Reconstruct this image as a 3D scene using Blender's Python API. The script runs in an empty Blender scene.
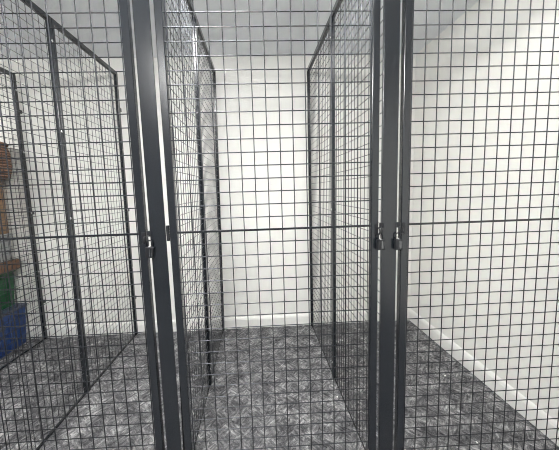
import bpy, bmesh, math, random
from mathutils import Vector, Matrix
random.seed(7)
C = bpy.context.scene.collection
RZ = 1.2026            # height of the doors' middle rail above the carpet
CELL = 0.05            # wire pitch

# ------------------------------------------------------------------ helpers
class MB:
    def __init__(self): self.bm = bmesh.new()
    def box(self, x0, x1, y0, y1, z0, z1, bevel=0.0, seg=2):
        r = bmesh.ops.create_cube(self.bm, size=1.0)
        vs = r['verts']
        bmesh.ops.scale(self.bm, verts=vs, vec=(x1-x0, y1-y0, z1-z0))
        bmesh.ops.translate(self.bm, verts=vs, vec=((x0+x1)/2, (y0+y1)/2, (z0+z1)/2))
        if bevel:
            es = list({e for v in vs for e in v.link_edges})
            bmesh.ops.bevel(self.bm, geom=es, offset=bevel, segments=seg, affect='EDGES', profile=0.5)
        return self
    def rod(self, a, b, r, n=6, cap=True):
        a = Vector(a); b = Vector(b); d = b-a
        m = Matrix.Translation((a+b)/2) @ d.to_track_quat('Z', 'Y').to_matrix().to_4x4()
        bmesh.ops.create_cone(self.bm, cap_ends=cap, segments=n, radius1=r, radius2=r, depth=d.length, matrix=m)
        return self
    def sphere(self, c, r, sc=(1, 1, 1), u=10, v=6):
        m = Matrix.Translation(c) @ Matrix.Diagonal((sc[0], sc[1], sc[2], 1))
        bmesh.ops.create_uvsphere(self.bm, u_segments=u, v_segments=v, radius=r, matrix=m)
        return self
    def tube(self, pts, r, n=8):
        pts = [Vector(p) for p in pts]; rings = []
        for i, p in enumerate(pts):
            d = (pts[min(i+1, len(pts)-1)] - pts[max(i-1, 0)]).normalized()
            s = d.orthogonal().normalized() if i == 0 else (last - d*last.dot(d)).normalized()
            last = s; t = d.cross(s)
            rings.append([self.bm.verts.new(p + r*(math.cos(k*2*math.pi/n)*s + math.sin(k*2*math.pi/n)*t)) for k in range(n)])
        for A, B in zip(rings, rings[1:]):
            for k in range(n): self.bm.faces.new((A[k], A[(k+1) % n], B[(k+1) % n], B[k]))
        self.bm.faces.new(list(reversed(rings[0]))); self.bm.faces.new(rings[-1])
        return self
    def prism(self, prof, y0, y1, axis='y'):
        # closed profile of (a, z) pairs, swept along y (or along x)
        def P(a, t, z): return (a, t, z) if axis == 'y' else (t, a, z)
        A = [self.bm.verts.new(P(a, y0, z)) for a, z in prof]
        B = [self.bm.verts.new(P(a, y1, z)) for a, z in prof]
        n = len(prof)
        for k in range(n): self.bm.faces.new((A[k], A[(k+1) % n], B[(k+1) % n], B[k]))
        self.bm.faces.new(A); self.bm.faces.new(list(reversed(B)))
        return self
    def build(self, name, mat, parent=None, loc=None, smooth=False):
        bmesh.ops.recalc_face_normals(self.bm, faces=self.bm.faces)
        me = bpy.data.meshes.new(name); self.bm.to_mesh(me); self.bm.free()
        if smooth:
            for p in me.polygons: p.use_smooth = True
        o = bpy.data.objects.new(name, me); C.objects.link(o)
        me.materials.append(mat)
        if parent: o.parent = parent
        if loc is not None: o.location = loc
        return o

def thing(name, label, cat, loc=(0, 0, 0), group=None, rz=0):
    o = bpy.data.objects.new(name, None); C.objects.link(o)
    o.empty_display_size = 0.1
    o.location = loc; o.rotation_euler = (0, 0, rz); o['label'] = label; o['category'] = cat
    if group: o['group'] = group
    return o
def tag(o, label, cat, group=None):
    o['label'] = label; o['category'] = cat
    if group: o['group'] = group
    return o
def struct(o, label=None):
    o['kind'] = 'structure'
    if label: o['label'] = label
    return o

# ------------------------------------------------------------------ materials
def mat(name, col, rough=0.5, metal=0.0, spec=0.5):
    m = bpy.data.materials.new(name); m.use_nodes = True
    b = m.node_tree.nodes['Principled BSDF']
    b.inputs['Base Color'].default_value = (*col, 1); b.inputs['Roughness'].default_value = rough
    b.inputs['Metallic'].default_value = metal; b.inputs['Specular IOR Level'].default_value = spec
    return m
def nodes(m): return m.node_tree.nodes, m.node_tree.links, m.node_tree.nodes['Principled BSDF']
def coords(m, scale=(1, 1, 1), rot=0.0):
    """object coordinates, turned about Z first and stretched afterwards"""
    N, L, b = nodes(m)
    t = N.new('ShaderNodeTexCoord'); v = t.outputs['Object']
    if rot:
        k = N.new('ShaderNodeMapping'); k.inputs['Rotation'].default_value = (0, 0, rot)
        L.new(v, k.inputs['Vector']); v = k.outputs['Vector']
    if tuple(scale) != (1, 1, 1):
        k = N.new('ShaderNodeMapping'); k.inputs['Scale'].default_value = scale
        L.new(v, k.inputs['Vector']); v = k.outputs['Vector']
    return v
def noise(m, vec, scale, detail=3, rough=.55):
    N, L, b = nodes(m); n = N.new('ShaderNodeTexNoise')
    n.inputs['Scale'].default_value = scale; n.inputs['Detail'].default_value = detail; n.inputs['Roughness'].default_value = rough
    L.new(vec, n.inputs['Vector']); return n.outputs['Fac']
def mix(m, fac, a, b_):
    N, L, b = nodes(m); n = N.new('ShaderNodeMix'); n.data_type = 'FLOAT'
    for s, v in ((n.inputs[0], fac), (n.inputs[2], a), (n.inputs[3], b_)):
        if isinstance(v, (int, float)): s.default_value = v
        else: L.new(v, s)
    return n.outputs[0]
def ramp(m, fac, stops):
    N, L, b = nodes(m); n = N.new('ShaderNodeValToRGB')
    e = n.color_ramp.elements
    while len(e) < len(stops): e.new(.5)
    for el, (p, c) in zip(e, stops): el.position = p; el.color = (*c, 1) if len(c) == 3 else c
    L.new(fac, n.inputs['Fac']); return n.outputs['Color']
def bump(m, h, strength, dist):
    N, L, b = nodes(m); n = N.new('ShaderNodeBump'); n.inputs['Strength'].default_value = strength; n.inputs['Distance'].default_value = dist
    L.new(h, n.inputs['Height']); L.new(n.outputs['Normal'], b.inputs['Normal'])

M = {}
def wall_mat(name, col):
    m = mat(name, col, 0.75, spec=.25)
    v = coords(m)
    h = noise(m, coords(m, (1, 1, 2.2)), 55, 4, .6)
    N, L, b = nodes(m)
    f = noise(m, v, 3.0, 3)
    c = ramp(m, f, [(0.25, tuple(x*.965 for x in col)), (0.75, tuple(min(1, x*1.02) for x in col))])
    L.new(c, b.inputs['Base Color'])
    bump(m, h, .6, .010)
    return m
M['wall'] = wall_mat('textured_white_paint', (.88, .873, .838))
M['ceiling'] = wall_mat('ceiling_paint', (.86, .88, .905))
M['skirt'] = mat('white_gloss_paint', (.85, .845, .82), .35)

# carpet: short brushed fibres running in two crossing directions, patch by patch
def carpet():
    m = mat('grey_loop_carpet', (.17, .17, .175), .95, spec=.1)
    N, L, b = nodes(m)
    a = noise(m, coords(m, (1, 3.4, 1), math.radians(52)), 19, 3, .62)
    c = noise(m, coords(m, (1, 3.4, 1), math.radians(-54)), 19, 3, .62)
    patch = noise(m, coords(m), 13, 2)
    pr = N.new('ShaderNodeMath'); pr.operation = 'GREATER_THAN'; pr.inputs[1].default_value = .5; L.new(patch, pr.inputs[0])
    s = mix(m, pr.outputs[0], a, c)
    fine = noise(m, coords(m), 160, 2, .7)
    big = noise(m, coords(m), 9, 3, .6)
    f = mix(m, .28, s, fine); f = mix(m, .33, f, big)
    col = ramp(m, f, CARPET)
    L.new(col, b.inputs['Base Color'])
    bump(m, mix(m, .5, s, fine), .7, .006)
    return m
CARPET = [(.36, (.014, .014, .017)), (.46, (.08, .08, .085)), (.53, (.165, .165, .17)), (.65, (.48, .48, .48))]
M['carpet'] = carpet()

def powder(name, col, rough=.38):
    m = mat(name, col, rough, 0.0, .5)
    bump(m, noise(m, coords(m), 900, 2), .05, .0005)
    return m
M['steel'] = powder('charcoal_powder_coat', (.011, .014, .0185), .22)
M['wire'] = powder('charcoal_coated_wire', (.060, .063, .071), .36)
M['wire'].node_tree.nodes['Principled BSDF'].inputs['Metallic'].default_value = .9
for k in ('steel', 'wire'): M[k].node_tree.nodes['Principled BSDF'].inputs['Specular IOR Level'].default_value = .8 if k == 'wire' else .75
M['bolt'] = mat('zinc_bolt', (.75, .75, .75), .25, .9)
M['lock'] = mat('black_lock_body', (.007, .008, .011), .4)
M['chrome'] = mat('bright_steel', (.45, .46, .47), .25, 1.0)
M['blue'] = mat('blue_plastic', (.02, .055, .19), .4)
M['green'] = mat('green_plastic', (.008, .085, .028), .4)
M['lidgrey'] = mat('slate_blue_plastic', (.06, .075, .13), .4)
def card(name, col):
    m = mat(name, col, .8, spec=.2); N, L, b = nodes(m)
    f = noise(m, coords(m, (1, 1, 6)), 14, 3)
    L.new(ramp(m, f, [(.3, tuple(x*.8 for x in col)), (.7, tuple(min(1, x*1.1) for x in col))]), b.inputs['Base Color'])
    return m
M['kraft'] = card('kraft_cardboard', (.33, .215, .13))
M['kraftdark'] = card('brown_cardboard', (.20, .115, .075))
M['tape'] = mat('pale_packing_tape', (.42, .33, .22), .3)
M['tote'] = mat('smoky_grey_plastic', (.34, .35, .35), .3)
M['paper'] = mat('white_paper_scrap', (.85, .85, .83), .8)
M['cream'] = mat('cream_fabric', (.72, .69, .64), .8)
def wicker():
    m = mat('reddish_brown_wicker', (.16, .075, .045), .7, spec=.25); N, L, b = nodes(m)
    w = N.new('ShaderNodeTexWave'); w.wave_type = 'BANDS'; w.bands_direction = 'Z'
    w.inputs['Scale'].default_value = 14; w.inputs['Distortion'].default_value = 1.5
    L.new(coords(m), w.inputs['Vector'])
    L.new(ramp(m, w.outputs['Fac'], [(.2, (.09, .05, .035)), (.7, (.34, .20, .14))]), b.inputs['Base Color'])
    bump(m, w.outputs['Fac'], .6, .01)
    return m
M['wicker'] = wicker()
def emit(name, col, s):
    m = mat(name, (.9, .9, .9), .5); N, L, b = nodes(m)
    b.inputs['Emission Color'].default_value = (*col, 1); b.inputs['Emission Strength'].default_value = s
    return m

# ------------------------------------------------------------------ the room
XL, XR, YF, YB, ZC = -3.75, 1.674, -4.20, 1.7585, 2.562
T = .10
struct(MB().box(XL-T, XR+T, YF-T, YB+T, -.10, 0).build('floor', M['carpet']), 'mottled grey loop carpet')
struct(MB().box(XL-T, XR+T, YF-T, YB+T, ZC, ZC+.10).build('ceiling', M['ceiling']), 'plain pale grey white ceiling')
struct(MB().box(XL-T, XR+T, YB, YB+T, 0, ZC).build('wall_back', M['wall']), 'white textured wall behind the cages')
struct(MB().box(XR, XR+T, YF, YB, 0, ZC).build('wall_right', M['wall']), 'white textured wall along the right-hand cage')
struct(MB().box(XL-T, XL, YF, YB, 0, ZC).build('wall_left', M['wall']))
M['wall_grey'] = wall_mat('grey_paint', (.30, .31, .33))
struct(MB().box(XL-T, XR+T, YF-T, YF, 0, ZC).build('wall_front', M['wall_grey']))
SK = [(0, 0), (.016, 0), (.016, .085), (.013, .092), (.013, .096), (.008, .105), (.003, .110), (0, .112)]
struct(MB().prism([(YB-a, z) for a, z in SK], XL, XR-.016, 'x').build('baseboard_back', M['skirt']), 'white baseboard with a moulded top edge')
struct(MB().prism([(XR-a, z) for a, z in SK], YF, YB, 'y').build('baseboard_right', M['skirt']), 'white baseboard with a moulded top edge')
struct(MB().prism([(XL+a, z) for a, z in SK], YF, YB, 'y').build('baseboard_left', M['skirt']))

# ------------------------------------------------------------------ wire cage parts
WR, PW = .0021, .0016
def mesh_xz(x0, x1, z0, z1, xs, zs, y, name, parent):
    m = MB()
    for x in xs: m.rod((x, y-WR*.9, z0), (x, y-WR*.9, z1), WR, 6, False)
    for z in zs: m.rod((x0, y+WR*.9, z), (x1, y+WR*.9, z), WR, 6, False)
    return m.build(name, M['wire'], parent, smooth=True)
def mesh_yz(x, y0, y1, z0, z1, ys, zs, name, parent):
    m = MB()
    for y in ys: m.rod((x-PW*.9, y, z0), (x-PW*.9, y, z1), PW, 6, False)
    for z in zs: m.rod((x+PW*.9, y0, z), (x+PW*.9, y1, z), PW, 6, False)
    return m.build(name, M['wire'], parent, smooth=True)
def frange(a, lo, hi, step):
    k = math.ceil((lo-a)/step + 1e-6); out = []
    while a+k*step < hi-1e-6: out.append(a+k*step); k += 1
    return out
DZ0, DZ1 = .035, 2.32     # door bottom and top
S = .029                  # door tube width
def mesh_door(x0, x1, wx, label, lock_side):
    t = thing('mesh_door', label, 'door', ((x0+x1)/2, 0, DZ0))
    ox, oz = -(x0+x1)/2, -DZ0
    def put(o): o.location = (ox, 0, oz); return o
    yb, yf = .020, -.009
    put(MB().box(x0, x0+S, yf, yb, DZ0, DZ1, .0025).build('stile', M['steel'], t))
    put(MB().box(x1-S, x1, yf, yb, DZ0, DZ1, .0025).build('stile', M['steel'], t))
    put(MB().box(x0+S, x1-S, yf, yb, DZ1-S, DZ1, .002).build('top_rail', M['steel'], t))
    put(MB().box(x0+S, x1-S, yf, yb, DZ0, DZ0+S, .002).build('bottom_rail', M['steel'], t))
    put(MB().box(x0+S-.001, x1-S+.001, -.005, .003, RZ-.004, RZ+.004, .001).build('mid_rail', M['steel'], t))
    xs = frange(wx, x0+S-.003, x1-S+.003, CELL)
    zs = [z for z in frange(RZ, DZ0+S, DZ1-S, .0499) if abs(z-RZ) > .01]
    put(mesh_xz(x0+S-.002, x1-S+.002, DZ0+S-.002, DZ1-S+.002, xs, zs, 0.0, 'wire_mesh', t))
    # barrel hinges on the far side from the lock
    hx = x0-.0068 if lock_side == 'right' else x1+.0068
    for z in (.22, RZ, 2.16):
        h = MB().rod((hx, -.006, z-.030), (hx, -.006, z+.030), .0062, 10)
        for q in (-.012, .012): h.rod((hx, -.006, z+q-.0006), (hx, -.006, z+q+.0006), .0054, 10)
        put(h.build('hinge', M['steel'], t, smooth=False))
    # staple plate that the padlock goes through
    lx = x1-.008 if lock_side == 'right' else x0+.008
    sg = 1 if lock_side == 'right' else -1
    e = MB().box(lx-.007, lx+.007, -.012, -.009, RZ-.036, RZ+.008, .001)
    e.tube([(lx+sg*.006+.009*math.cos(a)*0, -.012-.016*math.sin(a), RZ-.022+.014*math.cos(a)) for a in [k*math.pi/8 for k in range(9)]], .0025, 6)
    put(e.build('lock_staple', M['lock'], t))
    return t

def front_post(xc, label, hasps):
    t = thing('cage_post', label, 'post', (xc, 0, 0))
    MB().box(-.030, .030, -.012, -.008, .006, ZC-.004, .0012).build('cover_plate', M['steel'], t)
    MB().box(-.007, .007, -.008, .021, .006, ZC-.004).build('web', M['steel'], t)
    MB().box(-.034, .034, -.014, .024, 0, .006, .001).build('foot_plate', M['steel'], t)
    for s in hasps:      # hasp strap reaching over the gap to the door's staple
        h = MB().box(min(s*.024, s*.0415), max(s*.024, s*.0415), -.0155, -.0122, RZ-.010, RZ+.012, .001)
        h.tube([(s*.036, -.0155-.014*math.sin(a), RZ-.022+.016*math.cos(a)) for a in [k*math.pi/8 for k in range(9)]], .0025, 6)
        h.build('hasp', M['lock'], t)
    return t

def partition(x, label, x_end=None, y_start=.024, lean=0.0, foot=.010):
    """two framed mesh panels, one behind the other, running from the front post back to the wall"""
    t = thing('mesh_partition', label, 'cage partition', (x, 0, 0))
    t.rotation_euler = (0, lean, -math.atan2(x_end-x, 1.73) if x_end is not None else 0)
    Z0, Z1 = .004, 2.432
    hw = .0125
    panels = [(y_start, .016, .850, .022), (.854, .020, 1.732, .030)]
    for i, (y0, w0, y1, w1) in enumerate(panels):
        f = MB()
        f.box(-hw if i else -.009, hw if i else .009, y0, y0+w0, Z0, Z1, .002)
        f.box(-hw, hw, y1-w1, y1, Z0, Z1, .002)
        f.box(-hw, hw, y0+w0, y1-w1, Z1-.030, Z1, .002)
        f.box(-foot/2, foot/2, y0+w0, y1-w1, Z0, Z0+foot, .001)
        fr = f.build('panel_frame', M['steel'], t)
        ys = frange(y0+w0+.012, y0+w0, y1-w1, CELL)
        zs = frange(RZ, Z0+.03, Z1-.03, .0499)
        mesh_yz(0, y0+w0-.002, y1-w1+.002, Z0+foot*.6, Z1-.028, ys, zs, 'wire_mesh', fr)
    for yb in (.839, 1.717):
        for dz in (-1.078, -.535, .012, .556, 1.09):
            b = MB()
            for s in (-1, 1):
                b.sphere((s*hw, yb, RZ+dz), .0065, (.55, 1, 1), 10, 6)
                b.rod((s*hw, yb, RZ+dz), (s*(hw+.001), yb, RZ+dz), .009, 12)
            b.build('bolt', M['bolt'], t, smooth=True)
    w = MB()
    if y_start > .05:
        for z in (.06, 2.30): w.box(-.010, .010, .023, y_start, z, z+.02, .001)
    for z in (.35, 1.2, 2.1): w.box(-.012, .012, 1.732, YB, z, z+.03, .001)
    w.build('wall_bracket', M['steel'], t)
    return t

PL, PM, PR = -1.078, -.2315, .6745
partition(PL, 'mesh partition closing the left-hand cage on its outer side', -1.066, .024, .006, .012)
partition(-.2285, 'mesh partition between the left-hand cage and the middle cage', -.224, .125, .0155, .006)
partition(.667, 'mesh partition between the middle cage and the right-hand cage', .656, .024, .001, .006)
partition(-1.945, 'farthest mesh partition, directly beside the stack of crates and boxes', -1.925)
front_post(PM, 'flat dark grey post at the front between the left and middle doors', (-1,))
front_post(PR, 'flat dark grey post between the middle and right doors, carrying two padlocks', (-1, 1))
front_post(PL, 'flat dark grey post at the outer edge of the left-hand door', ())
mesh_door(-1.035, -.279, -.5628+.2, 'left mesh door of the three, with blue and green crates showing far behind it', 'right')
mesh_door(-.188, .632, 0.0, 'middle mesh door of the three, between the two flat dark posts', 'right')
mesh_door(.724, 1.613, 1.0079, 'right mesh door of the three, in front of the bare white side wall', 'left')
t = thing('cage_post', 'slim dark grey post fixed to the right-hand wall beside the right door', 'post', (1.648, 0, 0))
MB().box(-.022, .024, -.012, -.008, .006, ZC-.004, .001).build('cover_plate', M['steel'], t)
MB().box(.006, .0255, -.008, .030, 0, ZC-.004).build('web', M['steel'], t)

# ------------------------------------------------------------------ padlocks
def padlock(x, z, label, tilt=0.0):
    t = thing('padlock', label, 'padlock', (x, -.024, z), 'padlocks on the cage doors')
    t.rotation_euler = (0, tilt, 0)
    b = MB(); b.box(-.0155, .0155, -.009, .009, -.042, 0, .004, 3)
    b.box(-.0130, .0130, -.0100, -.0085, -.037, -.003, .0006, 1)
    bd = b.build('body', M['lock'], t)
    lab = MB(); lab.box(.0010, .0032, -.0108, -.0098, -.036, -.006); lab.box(.0085, .0100, -.0108, -.0098, -.036, -.008)
    lab.build('trim_strip', M['chrome'], bd)
    MB().sphere((0, -.003, .0005), .0055, (1, 1, .6), 10, 6).build('top_cap', M['chrome'], bd, smooth=True)
    pts = [(-.0085, .002, -.004), (-.0085, .002, .016)] + [(-.0085*math.cos(a), .002, .016+.0085*math.sin(a)) for a in [k*math.pi/8 for k in range(1, 8)]] + [(.0085, .002, .016), (.0085, .002, -.004)]
    MB().tube(pts, .0026, 8).build('shackle', M['lock'], t, smooth=True)
    return t
padlock(-.2625, RZ-.048, 'black padlock hanging at the edge of the left door', .05)
padlock(.6350, RZ-.053, 'black padlock on the middle door, left one of the pair sharing a post')
padlock(.7060, RZ-.055, 'black padlock on the right door, right one of the pair sharing a post', -.03)

# ------------------------------------------------------------------ crates and boxes stacked beyond the farthest partition
def crate(x0, x1, y0, y1, z0, h, m, label, lip_m=None, ribs=5):
    t = thing('storage_crate', label, 'crate', ((x0+x1)/2, (y0+y1)/2, z0))
    a, b = (x1-x0)/2, (y1-y0)/2; th = .006; tp = .018
    bm = MB(); B = bm.bm
    lo = [B.verts.new(p) for p in ((-a+tp, -b+tp, 0), (a-tp, -b+tp, 0), (a-tp, b-tp, 0), (-a+tp, b-tp, 0))]
    hi = [B.verts.new(p) for p in ((-a, -b, h-.02), (a, -b, h-.02), (a, b, h-.02), (-a, b, h-.02))]
    B.faces.new(list(reversed(lo)))
    for k in range(4): B.faces.new((lo[k], lo[(k+1) % 4], hi[(k+1) % 4], hi[k]))
    B.faces.new(hi)
    for k in range(ribs):          # moulded ribs down the sides
        u = -1+2*(k+.5)/ribs
        bm.box(a-.012, a+.004, u*b*.92-.006, u*b*.92+.006, .03, h-.03)
        bm.box(u*a*.92-.006, u*a*.92+.006, -b-.004, -b+.012, .03, h-.03)
    bm.build('body', m, t)
    MB().box(-a-.012, a+.012, -b-.012, b+.012, h-.03, h, .006).build('rim', lip_m or m, t)
    hd = MB().box(a-.002, a+.014, -.06, .06, h*.62, h*.62+.03, .005)
    hd.build('handle', lip_m or m, t)
    return t
crate(-2.56, -2.06, 1.06, 1.70, 0, .375, M['blue'], 'blue plastic crate standing on the carpet at the bottom of the stack', M['lidgrey'])
crate(-2.55, -2.115, 1.10, 1.69, .377, .335, M['green'], 'dark green plastic crate resting on the blue crate')
def carton(name, x0, x1, y0, y1, z0, h, m, label, tape=True, cat='box'):
    t = thing(name, label, cat, ((x0+x1)/2, (y0+y1)/2, z0))
    a, b = (x1-x0)/2, (y1-y0)/2
    MB().box(-a, a, -b, b, 0, h-.004, .003).build('body', m, t)
    fl = MB(); fl.box(-a, -.002, -b, b, h-.004, h, .001); fl.box(.002, a, -b, b, h-.004, h, .001); fl.build('flap', m, t)
    if tape:
        tp = MB(); tp.box(-.025, .025, -b-.001, b+.001, h, h+.0008); tp.box(-.025, .025, -b-.0015, -b, h-.08, h+.0008); tp.build('tape', M['tape'], t)
    return t
carton('flat_carton', -2.53, -2.045, 1.12, 1.70, .714, .085, M['kraftdark'], 'flat brown cardboard carton lying on the green crate')
t = thing('storage_tote', 'grey plastic tote with a lid between the flat carton and the tall box', 'tote', (-2.30, 1.42, .801))
MB().prism([(-.195, 0), (.195, 0), (.215, .215), (-.215, .215)], -.25, .25).build('body', M['tote'], t)
MB().box(-.228, .228, -.262, .262, .215, .240, .006).build('lid', M['tote'], t)
MB().box(.206, .232, -.05, .05, .16, .222, .004).build('clip', M['lidgrey'], t)
carton('tall_carton', -2.50, -2.100, 1.24, 1.68, 1.042, .470, M['kraft'], 'tall plain kraft cardboard box standing on the grey tote')
# wicker hamper on top
t = thing('wicker_hamper', 'rounded reddish brown hamper on top of the stack of boxes', 'hamper', (-2.24, 1.46, 1.5135))
hb = MB(); n = 28; rings = []
for z, r in ((0, .22), (.02, .265), (.09, .282), (.23, .282), (.30, .262)):
    rings.append([hb.bm.verts.new((r*1.0*math.copysign(abs(math.cos(k*2*math.pi/n))**.6, math.cos(k*2*math.pi/n)), r*math.copysign(abs(math.sin(k*2*math.pi/n))**.6, math.sin(k*2*math.pi/n)), z)) for k in range(n)])
for A, B in zip(rings, rings[1:]):
    for k in range(n): hb.bm.faces.new((A[k], A[(k+1) % n], B[(k+1) % n], B[k]))
hb.bm.faces.new(list(reversed(rings[0]))); hb.bm.faces.new(rings[-1])
hb.build('body', M['wicker'], t)
rim = [(.268*math.copysign(abs(math.cos(a))**.6, math.cos(a)), .268*math.copysign(abs(math.sin(a))**.6, math.sin(a)), .302) for a in [k*2*math.pi/40 for k in range(41)]]
MB().tube(rim, .013, 8).build('rim', M['kraftdark'], t, smooth=True)
MB().sphere((0, 0, .285), .22, (1, 1, .28), 20, 10).build('lining', M['cream'], t, smooth=True)
MB().box(-.09, .05, -.289, -.280, .07, .22, .002).build('patch', M['cream'], t); MB().box(.279, .289, -.20, -.10, .08, .21, .002).build('patch', M['cream'], t)

# ------------------------------------------------------------------ scraps on the carpet
def scrap(x, y, r, label):
    m = MB(); m.sphere((0, 0, r*.35), r, (1.5, .8, .35), 8, 5)
    for v in m.bm.verts: v.co += Vector((random.uniform(-1, 1), random.uniform(-1, 1), random.uniform(0, .6)))*r*.22
    o = m.build('paper_scrap', M['paper'], loc=(x, y, 0)); o.rotation_euler = (0, 0, random.uniform(0, 3))
    return tag(o, label, 'litter', 'white scraps on the carpet')
scrap(1.449, .800, .006, 'tiny white scrap on the carpet of the right cage, the one farther back')
scrap(1.265, .224, .006, 'tiny white scrap on the carpet of the right cage, the one nearer the door')
scrap(.630, .645, .006, 'tiny white scrap on the carpet by the foot of the middle cage partition')

# ------------------------------------------------------------------ lighting: LED panel over the middle cage, other panels added as unseen fill
def ceiling_panel(x, y, e, label, w=.595, d=.595, h=.055):
    t = thing('ceiling_or_fill_light', label, 'ceiling light', (x, y, ZC-h))
    f = MB(); a, b = w/2, d/2
    f.box(-a, a, -b, b, h-.012, h, .002)
    f.build('housing', M['skirt'], t)
    MB().box(-a+.006, a-.006, -b+.006, b-.006, 0, h-.0125, .008).build('diffuser', emit('lit_diffuser', (1.0, .99, .97), e), t)
LIGHTS = [(-.15, .05, 29., 'square ceiling light above the front of the middle cage'),
          (-2.6, -.10, 19., 'added fill light, unseen, above the front of the farthest cages'),  # unseen fill, added to brighten the back wall of the left cages
          (-.3, -2.3, 50., 'added fill light, unseen, over the aisle behind the viewer'),  # unseen fill, added to lift the lower part of the back wall
          (1.05, -.15, 3., 'added fill light, unseen, above the front of the right-hand cage')]  # weak unseen fill, added to even out the wall brightness
for x, y, e, lb in LIGHTS: ceiling_panel(x, y, e, lb)

w = bpy.data.worlds.new('World'); bpy.context.scene.world = w; w.use_nodes = True
w.node_tree.nodes['Background'].inputs[0].default_value = (.5, .52, .55, 1)
w.node_tree.nodes['Background'].inputs[1].default_value = .3

# ------------------------------------------------------------------ camera
f, cx, cy, ya, pi_, ro = 309.44654, 271.0341, 227.32898, .04245, .11962, -.0312
tx, ty, tz = .1537596, -1.2094614, .1528859+RZ
sa, ca, sb, cb, sc_, cc = math.sin(ya), math.cos(ya), math.sin(pi_), math.cos(pi_), math.sin(ro), math.cos(ro)
fwd = Vector((sa*cb, ca*cb, -sb)); right = Vector((ca, -sa, 0)); up = right.cross(fwd)
r_ = cc*right+sc_*up; u_ = -sc_*right+cc*up
cam = bpy.data.cameras.new('camera'); co = bpy.data.objects.new('camera', cam); C.objects.link(co)
co.matrix_world = Matrix(((r_.x, u_.x, -fwd.x, tx), (r_.y, u_.y, -fwd.y, ty), (r_.z, u_.z, -fwd.z, tz), (0, 0, 0, 1)))
cam.sensor_width = 36; cam.lens = 36*f/559
cam.shift_x = (279.5-cx)/559; cam.shift_y = (cy-225)/559
cam.clip_start = .02
sc = bpy.context.scene; sc.camera = co
vs = sc.view_settings; vs.view_transform = 'Standard'; vs.look = 'None'; vs.gamma = 1; vs.use_curve_mapping = False
vs.exposure = 1.08
sc.cycles.filter_width = 1.0
sc.cycles.max_bounces = 10; sc.cycles.diffuse_bounces = 6
